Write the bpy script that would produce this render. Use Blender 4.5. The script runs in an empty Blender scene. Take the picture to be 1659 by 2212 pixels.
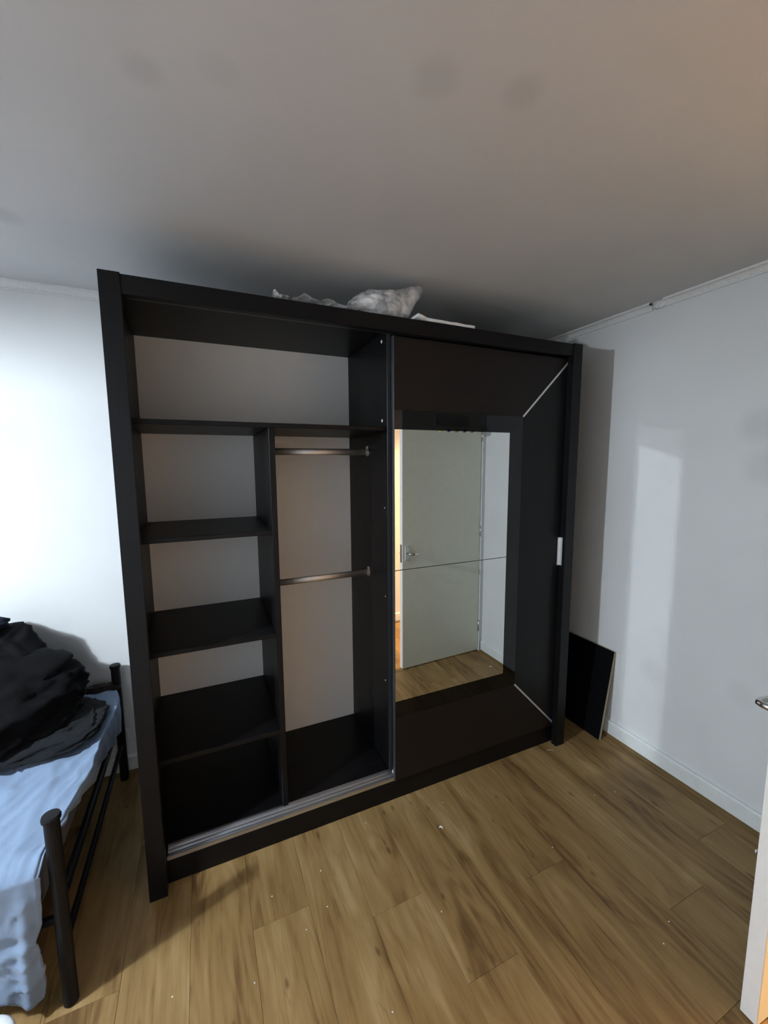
import bpy, bmesh, math, random
from mathutils import Vector, Matrix, noise
random.seed(7)
scene = bpy.context.scene
COL = scene.collection

# ------------------------------------------------------------------ camera
CAM = Vector((0.25076, -1.52913, 1.56578))
YAW, PIT, ROL, FPX = 0.419638, -0.117735, -0.006674, 882.114
fw = Vector((math.sin(YAW)*math.cos(PIT), math.cos(YAW)*math.cos(PIT), math.sin(PIT)))
rt = Vector((math.cos(YAW), -math.sin(YAW), 0))
up = rt.cross(fw)
r2 = rt*math.cos(ROL) + up*math.sin(ROL)
u2 = -rt*math.sin(ROL) + up*math.cos(ROL)
cd = bpy.data.cameras.new('camera')
cd.sensor_fit = 'VERTICAL'; cd.sensor_height = 36.0; cd.lens = 36.0*FPX/2212.0
cd.clip_start = 0.02
cam = bpy.data.objects.new('camera', cd); COL.objects.link(cam)
m = Matrix((r2, u2, -fw)).transposed().to_4x4(); m.translation = CAM
cam.matrix_world = m
scene.camera = cam

# ------------------------------------------------------------------ world, exposure
world = bpy.data.worlds.new('world'); scene.world = world
world.use_nodes = True
world.node_tree.nodes['Background'].inputs[0].default_value = (0.01, 0.012, 0.016, 1)
world.node_tree.nodes['Background'].inputs[1].default_value = 0.3
vs = scene.view_settings
vs.view_transform = 'Standard'; vs.look = 'None'; vs.gamma = 1.0; vs.use_curve_mapping = False
vs.exposure = 0.37
cy = scene.cycles
cy.use_guiding = True; cy.use_volume_guiding = False; cy.guiding_training_samples = 64; cy.surface_guiding_probability = 0.75   # lets the lamp's glint off the mirror reach the right wall
cy.blur_glossy = 0.0
cy.sample_clamp_indirect = 0.0
cy.use_light_tree = False
cy.adaptive_threshold = 0.06
cy.adaptive_min_samples = 20
cy.max_bounces = 6
cy.diffuse_bounces = 3
cy.glossy_bounces = 4
cy.transparent_max_bounces = 8
LAMP_POWER, LAMP_COL = 100.0, (0.79, 0.905, 1.0)     # cool pendant bulb
HALL_POWER, HALL_COL = 150.0, (1.0, 0.60, 0.27)      # warm hall bulb
LAMP = Vector((-1.32, -0.61, 1.94))

# ------------------------------------------------------------------ measures
W, H = 2.027, 2.15           # wardrobe
XR, YB, YF, XL, ZC = 2.330, 0.779, -1.925, -2.30, 2.3385
DEP = 0.60

# ------------------------------------------------------------------ helpers
def new_mat(name):
    mt = bpy.data.materials.new(name); mt.use_nodes = True
    nt = mt.node_tree
    return mt, nt, nt.nodes['Principled BSDF']
def N(nt, t, **kw):
    n = nt.nodes.new(t)
    for k, v in kw.items():
        if k in n.inputs: n.inputs[k].default_value = v
        else: setattr(n, k, v)
    return n
def plain(name, col, rough=0.5, metal=0.0, spec=None, bump=None, sheen=0.0, coat=0.0):
    mt, nt, b = new_mat(name)
    b.inputs['Base Color'].default_value = (*col, 1); b.inputs['Roughness'].default_value = rough
    b.inputs['Metallic'].default_value = metal
    if spec is not None: b.inputs['Specular IOR Level'].default_value = spec
    if sheen: b.inputs['Sheen Weight'].default_value = sheen
    if coat: b.inputs['Coat Weight'].default_value = coat
    tc = N(nt, 'ShaderNodeTexCoord')
    sc, st, var = bump if bump else (60.0, 0.03, 0.06)
    nz = N(nt, 'ShaderNodeTexNoise', Scale=sc, Detail=3.0)
    nt.links.new(tc.outputs['Object'], nz.inputs['Vector'])
    mx = N(nt, 'ShaderNodeMix', data_type='RGBA', blend_type='MULTIPLY')
    mx.inputs[0].default_value = 1.0
    mx.inputs[6].default_value = (*col, 1)
    rp = N(nt, 'ShaderNodeValToRGB')
    rp.color_ramp.elements[0].color = (1-var, 1-var, 1-var, 1); rp.color_ramp.elements[1].color = (1+var,)*3+(1,)
    nt.links.new(nz.outputs['Fac'], rp.inputs[0]); nt.links.new(rp.outputs[0], mx.inputs[7])
    nt.links.new(mx.outputs[2], b.inputs['Base Color'])
    if st > 0.1:
        bp = N(nt, 'ShaderNodeBump', Strength=st, Distance=0.01)
        nt.links.new(nz.outputs['Fac'], bp.inputs['Height']); nt.links.new(bp.outputs[0], b.inputs['Normal'])
    return mt

def paint(name, col, spots=(), dust=0.03):
    """painted plaster: roller texture, faint unevenness, smudges with a place of their own (world coordinates)"""
    mt, nt, b = new_mat(name)
    b.inputs['Roughness'].default_value = 0.75; b.inputs['Specular IOR Level'].default_value = 0.25
    g = N(nt, 'ShaderNodeNewGeometry')
    n2 = N(nt, 'ShaderNodeTexNoise', Scale=2.3, Detail=2.0); nt.links.new(g.outputs['Position'], n2.inputs['Vector'])
    rp = N(nt, 'ShaderNodeMapRange'); rp.inputs[1].default_value = 0.3; rp.inputs[2].default_value = 0.7
    rp.inputs[3].default_value = 1-dust; rp.inputs[4].default_value = 1+dust*0.6
    nt.links.new(n2.outputs['Fac'], rp.inputs[0])
    val = rp.outputs[0]
    for (c, r, amt) in spots:
        d = N(nt, 'ShaderNodeVectorMath', operation='DISTANCE'); d.inputs[1].default_value = c
        nt.links.new(g.outputs['Position'], d.inputs[0])
        mr = N(nt, 'ShaderNodeMapRange', interpolation_type='SMOOTHSTEP')
        mr.inputs[1].default_value = r*0.25; mr.inputs[2].default_value = r
        mr.inputs[3].default_value = 1-amt; mr.inputs[4].default_value = 1.0
        nt.links.new(d.outputs['Value'], mr.inputs[0])
        mu = N(nt, 'ShaderNodeMath', operation='MULTIPLY')
        nt.links.new(val, mu.inputs[0]); nt.links.new(mr.outputs[0], mu.inputs[1]); val = mu.outputs[0]
    mx = N(nt, 'ShaderNodeVectorMath', operation='SCALE'); mx.inputs[0].default_value = col
    nt.links.new(val, mx.inputs['Scale']); nt.links.new(mx.outputs[0], b.inputs['Base Color'])
    return mt

def melamine(name, col, rough, axis='Z', grain=0.35):
    mt, nt, b = new_mat(name)
    b.inputs['Roughness'].default_value = rough
    b.inputs['Specular IOR Level'].default_value = 0.22
    g = N(nt, 'ShaderNodeNewGeometry')
    mp = N(nt, 'ShaderNodeMapping')
    s = {'Z': (140, 140, 5), 'X': (5, 140, 140), 'Y': (140, 5, 140)}[axis]
    mp.inputs['Scale'].default_value = s
    nt.links.new(g.outputs['Position'], mp.inputs['Vector'])
    nz = N(nt, 'ShaderNodeTexNoise', Scale=1.0, Detail=4.0, Roughness=0.6); nt.links.new(mp.outputs[0], nz.inputs['Vector'])
    rp = N(nt, 'ShaderNodeMapRange'); rp.inputs[3].default_value = 1-grain; rp.inputs[4].default_value = 1+grain
    rp.inputs[1].default_value = 0.3; rp.inputs[2].default_value = 0.7
    nt.links.new(nz.outputs['Fac'], rp.inputs[0])
    mx = N(nt, 'ShaderNodeVectorMath', operation='SCALE'); mx.inputs[0].default_value = col
    nt.links.new(rp.outputs[0], mx.inputs['Scale']); nt.links.new(mx.outputs[0], b.inputs['Base Color'])
    return mt

def wood_floor():
    mt, nt, b = new_mat('oak_laminate')
    L = nt.links.new
    tc = N(nt, 'ShaderNodeTexCoord'); oi = N(nt, 'ShaderNodeObjectInfo')
    sh = N(nt, 'ShaderNodeMath', operation='MULTIPLY'); sh.inputs[1].default_value = 37.0; L(oi.outputs['Random'], sh.inputs[0])
    cb = N(nt, 'ShaderNodeCombineXYZ'); L(sh.outputs[0], cb.inputs[0]); L(sh.outputs[0], cb.inputs[1]); L(sh.outputs[0], cb.inputs[2])
    ad = N(nt, 'ShaderNodeVectorMath', operation='ADD'); L(tc.outputs['Object'], ad.inputs[0]); L(cb.outputs[0], ad.inputs[1])
    def mapped(sc):
        mp = N(nt, 'ShaderNodeMapping'); mp.inputs['Scale'].default_value = sc; L(ad.outputs[0], mp.inputs['Vector']); return mp.outputs[0]
    # fine fibres
    n1 = N(nt, 'ShaderNodeTexNoise', Scale=1.0, Detail=5.0, Roughness=0.65); L(mapped((170, 7, 1)), n1.inputs['Vector'])
    # broad bands along the plank
    n2 = N(nt, 'ShaderNodeTexNoise', Scale=1.0, Detail=3.0, Roughness=0.5); n2.inputs['Distortion'].default_value = 0.6
    L(mapped((11, 1.5, 1)), n2.inputs['Vector'])
    # cathedral figure
    n3 = N(nt, 'ShaderNodeTexNoise', Scale=1.0, Detail=2.0); n3.inputs['Distortion'].default_value = 0.3; L(mapped((6.0, 1.1, 1)), n3.inputs['Vector'])
    m3 = N(nt, 'ShaderNodeMath', operation='MULTIPLY'); m3.inputs[1].default_value = 70.0; L(n3.outputs['Fac'], m3.inputs[0])
    s3 = N(nt, 'ShaderNodeMath', operation='SINE'); L(m3.outputs[0], s3.inputs[0])
    # mottled patches
    n4 = N(nt, 'ShaderNodeTexNoise', Scale=1.0, Detail=4.0, Roughness=0.6); L(mapped((7, 4.0, 1)), n4.inputs['Vector'])
    # knots
    vo = N(nt, 'ShaderNodeTexVoronoi', feature='F1'); vo.inputs['Randomness'].default_value = 1.0; L(mapped((4.4, 1.9, 1)), vo.inputs['Vector'])
    vs_ = N(nt, 'ShaderNodeMath', operation='ADD')
    nk = N(nt, 'ShaderNodeTexNoise', Scale=1.0, Detail=3.0); L(mapped((30, 9, 1)), nk.inputs['Vector'])
    nks = N(nt, 'ShaderNodeMath', operation='MULTIPLY_ADD'); nks.inputs[1].default_value = 0.5; nks.inputs[2].default_value = -0.25
    L(nk.outputs['Fac'], nks.inputs[0]); L(vo.outputs['Distance'], vs_.inputs[0]); L(nks.outputs[0], vs_.inputs[1])
    kr = N(nt, 'ShaderNodeMapRange', interpolation_type='SMOOTHSTEP'); kr.inputs[1].default_value = 0.02; kr.inputs[2].default_value = 0.22
    kr.inputs[3].default_value = 1.0; kr.inputs[4].default_value = 0.0; L(vs_.outputs[0], kr.inputs[0])
    sepc = N(nt, 'ShaderNodeSeparateColor'); L(vo.outputs['Color'], sepc.inputs[0])
    ks = N(nt, 'ShaderNodeMath', operation='GREATER_THAN'); ks.inputs[1].default_value = 0.80; L(sepc.outputs[0], ks.inputs[0])
    kk = N(nt, 'ShaderNodeMath', operation='MULTIPLY'); L(kr.outputs[0], kk.inputs[0]); L(ks.outputs[0], kk.inputs[1])
    # combine factor
    def madd(a, k, c):
        q = N(nt, 'ShaderNodeMath', operation='MULTIPLY_ADD'); L(a, q.inputs[0]); q.inputs[1].default_value = k
        if isinstance(c, float): q.inputs[2].default_value = c
        else: L(c, q.inputs[2])
        return q.outputs[0]
    f = madd(n1.outputs['Fac'], 0.42, -0.46)
    f = madd(n2.outputs['Fac'], 1.15, f)
    f = madd(s3.outputs[0], 0.06, f)
    f = madd(n4.outputs['Fac'], 0.44, f)
    # dark veins and pale sapwood streaks running with the grain
    n5 = N(nt, 'ShaderNodeTexNoise', Scale=1.0, Detail=3.0, Roughness=0.55); n5.inputs['Distortion'].default_value = 0.9; L(mapped((13.0, 0.9, 1)), n5.inputs['Vector'])
    v1 = N(nt, 'ShaderNodeMath', operation='SUBTRACT'); v1.inputs[1].default_value = 0.5; L(n5.outputs['Fac'], v1.inputs[0])
    v2 = N(nt, 'ShaderNodeMath', operation='ABSOLUTE'); L(v1.outputs[0], v2.inputs[0])
    v3 = N(nt, 'ShaderNodeMapRange', interpolation_type='SMOOTHSTEP'); v3.inputs[1].default_value = 0.0; v3.inputs[2].default_value = 0.035; v3.inputs[3].default_value = 1.0; v3.inputs[4].default_value = 0.0
    L(v2.outputs[0], v3.inputs[0])
    v4 = N(nt, 'ShaderNodeMapRange', interpolation_type='SMOOTHSTEP'); v4.inputs[1].default_value = 0.42; v4.inputs[2].default_value = 0.62; L(n4.outputs['Fac'], v4.inputs[0])
    v5 = N(nt, 'ShaderNodeMath', operation='MULTIPLY'); L(v3.outputs[0], v5.inputs[0]); L(v4.outputs[0], v5.inputs[1])
    f = madd(v5.outputs[0], -0.20, f)
    v6 = N(nt, 'ShaderNodeMapRange', interpolation_type='SMOOTHSTEP'); v6.inputs[1].default_value = 0.58; v6.inputs[2].default_value = 0.70; L(n5.outputs['Fac'], v6.inputs[0])
    f = madd(v6.outputs[0], 0.16, f)
    rnd = madd(oi.outputs['Random'], 0.16, -0.09)
    fa = N(nt, 'ShaderNodeMath', operation='ADD'); L(f, fa.inputs[0]); L(rnd, fa.inputs[1])
    rp = N(nt, 'ShaderNodeValToRGB'); cr = rp.color_ramp
    cr.elements[0].position = 0.22; cr.elements[0].color = (0.132, 0.070, 0.024, 1)
    cr.elements[1].position = 0.86; cr.elements[1].color = (0.375, 0.250, 0.115, 1)
    e = cr.elements.new(0.48); e.color = (0.254, 0.152, 0.057, 1)
    e = cr.elements.new(0.66); e.color = (0.305, 0.192, 0.077, 1)
    L(fa.outputs[0], rp.inputs[0])
    mk = N(nt, 'ShaderNodeMix', data_type='RGBA'); mk.inputs[7].default_value = (0.105, 0.058, 0.024, 1)
    kf = N(nt, 'ShaderNodeMath', operation='MULTIPLY'); kf.inputs[1].default_value = 0.8; L(kk.outputs[0], kf.inputs[0])
    L(kf.outputs[0], mk.inputs[0]); L(rp.outputs[0], mk.inputs[6]); L(mk.outputs[2], b.inputs['Base Color'])
    b.inputs['Roughness'].default_value = 0.48; b.inputs['Specular IOR Level'].default_value = 0.35
    return mt

def fabric(name, col, rough=0.9, sc=500.0, st=0.25, sheen=0.3, var=0.25, blot=9.0):
    mt, nt, b = new_mat(name); L = nt.links.new
    b.inputs['Roughness'].default_value = rough; b.inputs['Specular IOR Level'].default_value = 0.15
    b.inputs['Sheen Weight'].default_value = sheen
    tc = N(nt, 'ShaderNodeTexCoord')
    n1 = N(nt, 'ShaderNodeTexNoise', Scale=sc, Detail=2.0); L(tc.outputs['Object'], n1.inputs['Vector'])
    n2 = N(nt, 'ShaderNodeTexNoise', Scale=blot, Detail=4.0); L(tc.outputs['Object'], n2.inputs['Vector'])
    ad = N(nt, 'ShaderNodeMath', operation='ADD'); L(n1.outputs['Fac'], ad.inputs[0]); L(n2.outputs['Fac'], ad.inputs[1])
    rp = N(nt, 'ShaderNodeMapRange'); rp.inputs[1].default_value = 0.6; rp.inputs[2].default_value = 1.4
    rp.inputs[3].default_value = 1-var; rp.inputs[4].default_value = 1+var; L(ad.outputs[0], rp.inputs[0])
    mx = N(nt, 'ShaderNodeVectorMath', operation='SCALE'); mx.inputs[0].default_value = col
    L(rp.outputs[0], mx.inputs['Scale']); L(mx.outputs[0], b.inputs['Base Color'])
    bp = N(nt, 'ShaderNodeBump', Strength=st, Distance=0.003); L(n1.outputs['Fac'], bp.inputs['Height']); L(bp.outputs[0], b.inputs['Normal'])
    return mt

def film(name, col, alpha):
    mt, nt, b = new_mat(name); L = nt.links.new
    b.inputs['Base Color'].default_value = (*col, 1); b.inputs['Roughness'].default_value = 0.28
    tc = N(nt, 'ShaderNodeTexCoord')
    n1 = N(nt, 'ShaderNodeTexNoise', Scale=15.0, Detail=4.0, Roughness=0.6); L(tc.outputs['Object'], n1.inputs['Vector'])
    rp = N(nt, 'ShaderNodeMapRange'); rp.inputs[1].default_value = 0.35; rp.inputs[2].default_value = 0.7
    rp.inputs[3].default_value = max(0.0, alpha-0.3); rp.inputs[4].default_value = min(1.0, alpha+0.5)
    L(n1.outputs['Fac'], rp.inputs[0]); L(rp.outputs[0], b.inputs['Alpha'])
    bp = N(nt, 'ShaderNodeBump', Strength=0.25, Distance=0.01); L(n1.outputs['Fac'], bp.inputs['Height']); L(bp.outputs[0], b.inputs['Normal'])
    return mt

def emit(name, col, strength):
    mt = bpy.data.materials.new(name); mt.use_nodes = True; nt = mt.node_tree
    nt.nodes.remove(nt.nodes['Principled BSDF'])
    e = nt.nodes.new('ShaderNodeEmission'); e.inputs[0].default_value = (*col, 1); e.inputs[1].default_value = strength
    nt.links.new(e.outputs[0], nt.nodes['Material Output'].inputs[0])
    return mt

M = {}
def sp(*a): return a
M['wall'] = paint('white_wall_paint', (0.76, 0.76, 0.76), dust=0.035,
    spots=[((XR, -0.611, 1.708), 0.10, 0.10), ((XR, -0.64, 1.54), 0.10, 0.09), ((XR, -0.267, 0.49), 0.09, 0.07), ((XR, -0.64, 0.565), 0.08, 0.06),
           ((-0.72, YB, 1.38), 0.13, 0.05), ((-0.5, YB, 1.7), 0.1, 0.04)])
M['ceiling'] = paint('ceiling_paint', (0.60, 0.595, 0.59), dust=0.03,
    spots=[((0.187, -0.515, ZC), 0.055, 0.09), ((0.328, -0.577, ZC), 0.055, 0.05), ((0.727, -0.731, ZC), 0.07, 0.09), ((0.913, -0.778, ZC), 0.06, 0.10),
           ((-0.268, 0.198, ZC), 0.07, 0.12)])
M['gloss_white'] = plain('white_gloss_paint', (0.78, 0.79, 0.78), 0.35, bump=(40.0, 0.12, 0.08))
M['coving'] = plain('coving_plaster', (0.78, 0.77, 0.76), 0.8, bump=(120.0, 0.35, 0.10))
M['floor'] = wood_floor()
M['bead'] = melamine('oak_bead', (0.17, 0.105, 0.04), 0.5, 'Y')
M['grout'] = plain('dark_underlay', (0.05, 0.033, 0.016), 0.9)
BLK = (0.0042, 0.0040, 0.0047)
M['blackZ'] = melamine('black_ash_melamine_upright', BLK, 0.42, 'Z')
M['blackX'] = melamine('black_ash_melamine_lengthwise', BLK, 0.42, 'X')
M['doorboard'] = melamine('black_door_board', (0.0135, 0.0100, 0.0090), 0.36, 'X', 0.15)
M['back'] = plain('pale_hardboard', (0.86, 0.84, 0.82), 0.7, bump=(300.0, 0.05, 0.05))
M['alu'] = plain('brushed_aluminium', (0.62, 0.63, 0.66), 0.38, 1.0, bump=(200.0, 0.05, 0.08))
M['silver'] = plain('silver_strip', (0.75, 0.75, 0.77), 0.3, 0.6)
M['handle'] = plain('satin_metal', (0.82, 0.83, 0.86), 0.35, 0.85)
M['profile'] = plain('dark_profile', (0.055, 0.058, 0.065), 0.35, 0.3)
M['rod'] = plain('oval_steel_rail', (0.70, 0.67, 0.65), 0.5, 1.0)
M['mirror'] = plain('mirror_glass', (0.93, 0.94, 0.93), 0.0, 1.0, bump=(1.0, 0.0, 0.0))
M['blackglass'] = plain('black_gloss_glass', (0.003, 0.003, 0.0035), 0.03, 0.0, 0.5, bump=(1.0, 0.0, 0.0))
M['cap'] = plain('pale_plastic', (0.62, 0.62, 0.62), 0.5)
M['doorpaint'] = plain('door_paint', (0.88, 0.88, 0.73), 0.5, bump=(18.0, 0.06, 0.05))
M['dooredge'] = plain('door_edge_paint', (0.80, 0.79, 0.76), 0.5, bump=(25.0, 0.1, 0.06))
M['steel'] = plain('polished_steel', (0.70, 0.70, 0.71), 0.22, 1.0)
M['darksteel'] = plain('dark_latch_steel', (0.05, 0.045, 0.04), 0.4, 0.8)
M['board'] = plain('black_board_face', (0.0025, 0.0025, 0.003), 0.6, spec=0.1)
M['chip'] = plain('raw_chipboard', (0.46, 0.37, 0.25), 0.9, bump=(260.0, 0.6, 0.35))
M['bedmetal'] = plain('black_powder_coat', (0.0045, 0.0045, 0.006), 0.5, spec=0.25)
M['sheet'] = fabric('pale_blue_cotton', (0.20, 0.27, 0.39), 0.85, 700.0, 0.1, 0.15, 0.06, 5.0)
M['mattress'] = fabric('mattress_ticking', (0.05, 0.055, 0.07))
M['blackcloth'] = fabric('black_cloth', (0.0032, 0.0032, 0.004), 0.85, 400.0, 0.2, 0.01, 0.2)
M['blackshell'] = fabric('black_jacket_cloth', (0.004, 0.004, 0.0052), 0.7, 400.0, 0.1, 0.01, 0.2)
M['navycloth'] = fabric('navy_cloth', (0.009, 0.011, 0.022), 0.85, 500.0, 0.25, 0.03)
M['fleece'] = fabric('charcoal_fleece', (0.011, 0.012, 0.0145), 0.95, 330.0, 0.6, 0.06, 0.5, 22.0)
M['redcloth'] = fabric('dark_brown_cloth', (0.030, 0.018, 0.016), 0.9)
M['whiteplastic'] = plain('white_plastic', (0.80, 0.82, 0.82), 0.35)
M['film'] = film('cloudy_plastic_film', (0.92, 0.92, 0.93), 0.42)
M['filmwhite'] = film('white_foam_wrap', (0.92, 0.92, 0.93), 0.9)
M['foam'] = plain('white_foam', (0.85, 0.85, 0.84), 0.7, bump=(150.0, 0.5, 0.08))
M['shade'] = plain('white_enamel', (0.75, 0.75, 0.75), 0.4)
M['cord'] = plain('white_flex', (0.7, 0.7, 0.7), 0.5)

def link(o, parent=None):
    COL.objects.link(o)
    if parent is not None: o.parent = parent
    return o
def tag(o, label, cat=None, group=None, kind=None):
    if label: o['label'] = label
    if cat: o['category'] = cat
    if group: o['group'] = group
    if kind: o['kind'] = kind
    return o
def thing(name, loc, label, cat, group=None, rot=None, kind=None):
    o = bpy.data.objects.new(name, None); o.empty_display_size = 0.05
    o.location = loc
    if rot: o.rotation_euler = rot
    link(o); return tag(o, label, cat, group, kind)
def finish(name, bm, mat, parent=None, loc=None, smooth=False, rot=None):
    """link a bmesh as one object. Coordinates of bm are relative to loc"""
    bmesh.ops.recalc_face_normals(bm, faces=bm.faces[:])
    me = bpy.data.meshes.new(name); bm.to_mesh(me); bm.free()
    for mt in (mat if isinstance(mat, (list, tuple)) else [mat]): me.materials.append(mt)
    if smooth:
        for p in me.polygons: p.use_smooth = True
    o = bpy.data.objects.new(name, me)
    if loc is not None: o.location = loc
    if rot is not None: o.rotation_euler = rot
    return link(o, parent)
def add_box(bm, x0, x1, y0, y1, z0, z1, bev=0.0, seg=1, mat=0):
    vs_ = [bm.verts.new((x, y, z)) for z in (z0, z1) for (x, y) in ((x0, y0), (x1, y0), (x1, y1), (x0, y1))]
    fs = []
    for idx in ((3, 2, 1, 0), (4, 5, 6, 7), (0, 1, 5, 4), (1, 2, 6, 5), (2, 3, 7, 6), (3, 0, 4, 7)):
        f = bm.faces.new([vs_[i] for i in idx]); f.material_index = mat; fs.append(f)
    if bev > 0:
        es = list({e for f in fs for e in f.edges})
        bmesh.ops.bevel(bm, geom=es, offset=bev, segments=seg, affect='EDGES', profile=0.5)
def wbox(name, mat, parent, x0, x1, y0, y1, z0, z1, bev=0.0015, seg=1):
    """box given in world numbers; its origin at the box's bottom centre, parented to an unrotated root"""
    c = Vector(((x0+x1)/2, (y0+y1)/2, z0))
    bm = bmesh.new(); add_box(bm, x0-c.x, x1-c.x, y0-c.y, y1-c.y, 0, z1-z0, bev, seg)
    pl = Vector(parent.location) if parent is not None else Vector((0, 0, 0))
    par = parent
    while par is not None and par.parent is not None:
        par = par.parent; pl = pl + Vector(par.location)
    return finish(name, bm, mat, parent, c-pl)
def add_prism(bm, poly, ax, a0, a1, mat=0):
    """poly: list of 2d points; ax: extrusion axis index; remaining axes in order"""
    oth = [i for i in range(3) if i != ax]
    def P(p, a):
        v = [0, 0, 0]; v[ax] = a; v[oth[0]] = p[0]; v[oth[1]] = p[1]; return v
    A = [bm.verts.new(P(p, a0)) for p in poly]; B = [bm.verts.new(P(p, a1)) for p in poly]
    n = len(poly); fs = [bm.faces.new(A), bm.faces.new(B[::-1])]
    for i in range(n): fs.append(bm.faces.new((A[i], B[i], B[(i+1) % n], A[(i+1) % n])))
    for f in fs: f.material_index = mat
def add_tube(bm, pts, r, n=12, ry=None, cap=True):
    pts = [Vector(p) for p in pts]; rings = []
    for i, p in enumerate(pts):
        d = (pts[min(i+1, len(pts)-1)] - pts[max(i-1, 0)]).normalized()
        ref = Vector((0, 0, 1)) if abs(d.z) < 0.9 else Vector((1, 0, 0))
        s = d.cross(ref).normalized(); t = s.cross(d)
        rr = r[i] if isinstance(r, (list, tuple)) else r
        rings.append([bm.verts.new(p + s*math.cos(a)*rr + t*math.sin(a)*(ry if ry else rr)) for a in [2*math.pi*k/n for k in range(n)]])
    for a, b in zip(rings, rings[1:]):
        for k in range(n): bm.faces.new((a[k], a[(k+1) % n], b[(k+1) % n], b[k]))
    if cap: bm.faces.new(rings[0][::-1]); bm.faces.new(rings[-1])
def add_lathe(bm, prof, n=24, c=(0, 0, 0), close=False):
    rings = []
    for (r, z) in prof:
        if r < 1e-6: rings.append([bm.verts.new((c[0], c[1], c[2]+z))])
        else: rings.append([bm.verts.new((c[0]+r*math.cos(2*math.pi*k/n), c[1]+r*math.sin(2*math.pi*k/n), c[2]+z)) for k in range(n)])
    pr = list(zip(rings, rings[1:]))
    if close: pr.append((rings[-1], rings[0]))
    for a, b in pr:
        for k in range(n):
            if len(a) == 1 and len(b) == 1: continue
            if len(a) == 1: bm.faces.new((a[0], b[(k+1) % n], b[k]))
            elif len(b) == 1: bm.faces.new((a[k], a[(k+1) % n], b[0]))
            else: bm.faces.new((a[k], a[(k+1) % n], b[(k+1) % n], b[k]))
def fbm(p, o=4): return noise.fractal(Vector(p), 1.0, 2.0, o)
def lerp_tab(tab, x):
    if x <= tab[0][0]: return tab[0][1]
    for (a, va), (b, vb) in zip(tab, tab[1:]):
        if x <= b: return va + (vb-va)*(x-a)/(b-a)
    return tab[-1][1]

# ================================================================== THE ROOM
def struct(name, bm, mat, label=None, parent=None):
    o = finish(name, bm, mat, parent)
    if parent is None: tag(o, label, None, None, 'structure')
    return o
T = 0.12
DY0, DY1, DZ = -1.105, -1.865, 2.0            # doorway in the right wall
bm = bmesh.new(); add_box(bm, XL-T, XR+T, YB, YB+T, -0.02, ZC); struct('wall_back', bm, M['wall'], 'white painted wall behind the wardrobe and bed')
bm = bmesh.new(); add_box(bm, XL-T, XL, YF, YB, -0.02, ZC); struct('wall_left', bm, paint('low_bounce_wall_tone', (0.50, 0.54, 0.58)), 'unseen wall at the bed head, toned blue-grey to limit bounced light')  # unseen wall; its blue-grey tone is picked to weaken the bounced fill light
bm = bmesh.new(); add_box(bm, XL-T, XR+T, YF-T, YF, -0.02, ZC); struct('wall_front', bm, M['wall'], 'white wall behind the camera')
bm = bmesh.new()
add_box(bm, XR, XR+T, DY0, YB, -0.02, ZC); add_box(bm, XR, XR+T, YF, DY1, -0.02, ZC); add_box(bm, XR, XR+T, DY1, DY0, DZ, ZC)
struct('wall_right', bm, M['wall'], 'white wall with the shadow of the wardrobe, to its right')
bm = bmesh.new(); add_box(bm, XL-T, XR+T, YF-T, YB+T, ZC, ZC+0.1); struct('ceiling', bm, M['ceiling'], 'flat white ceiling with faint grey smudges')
# hall beyond the doorway
HX = 3.45
bm = bmesh.new(); add_box(bm, HX, HX+T, -2.75, 0.0, -0.02, ZC); struct('wall_hall_far', bm, M['wall'], 'hall wall opposite the doorway')
bm = bmesh.new(); add_box(bm, XR+T, HX, -2.75-T, -2.75, -0.02, ZC); struct('wall_hall_front', bm, M['wall'], 'hall end wall')
bm = bmesh.new(); add_box(bm, XR+T, HX, 0.0, T, -0.02, ZC); struct('wall_hall_back', bm, M['wall'], 'hall end wall near the wardrobe')
bm = bmesh.new(); add_box(bm, XR, XR+T, -2.75, YF-T, -0.02, ZC); struct('wall_hall_side', bm, M['wall'], 'hall wall beside the room')
bm = bmesh.new(); add_box(bm, XR+T, HX+T, -2.75-T, T, ZC, ZC+0.1); struct('ceiling_hall', bm, M['ceiling'], 'hall ceiling')

# floor with laminate planks
bm = bmesh.new(); add_box(bm, XL-T, HX+T, -2.75-T, YB+T, -0.03, -0.008)
floor = struct('floor', bm, M['grout'], 'oak laminate floor laid towards the wardrobe')
PW, PL = 0.1925, 1.38
known = {1: -0.243, 3: -0.372, 4: -0.662, 6: -0.493, 8: -0.782, 10: -0.664, 0: 0.42, 2: 0.31, 5: 0.22, 7: 0.36, 9: 0.30, 11: 0.05}
plank_mesh = {}
rp_ = random.Random(3)
for k in range(-13, 17):
    x0 = 0.137 + PW*k; x1 = x0 + PW
    if k == -13: x0 = XL
    hall = x0 > XR
    if x0 < XR < x1 and True: pass
    ylo, yhi = (-2.75, 0.0) if hall else (YF, YB)
    if x0 < XR < x1: x1e = x1
    j = known.get(k, rp_.uniform(-0.9, 0.5))
    cuts = [ylo] + sorted(c for c in [j + PL*i for i in range(-3, 4)] if ylo+0.03 < c < yhi-0.03) + [yhi]
    for a, b in zip(cuts, cuts[1:]):
        key = (round(x1-x0, 4), round(b-a, 3))
        if key not in plank_mesh:
            bm = bmesh.new(); g = 0.0003
            add_box(bm, -(x1-x0)/2+g, (x1-x0)/2-g, -(b-a)/2+g, (b-a)/2-g, -0.008, 0.0, 0.0007)
            bmesh.ops.recalc_face_normals(bm, faces=bm.faces[:])
            me = bpy.data.meshes.new('plank'); bm.to_mesh(me); bm.free(); me.materials.append(M['floor']); plank_mesh[key] = me
        o = bpy.data.objects.new('plank', plank_mesh[key]); o.location = ((x0+x1)/2, (a+b)/2, 0.0)
        link(o, floor)

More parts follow.
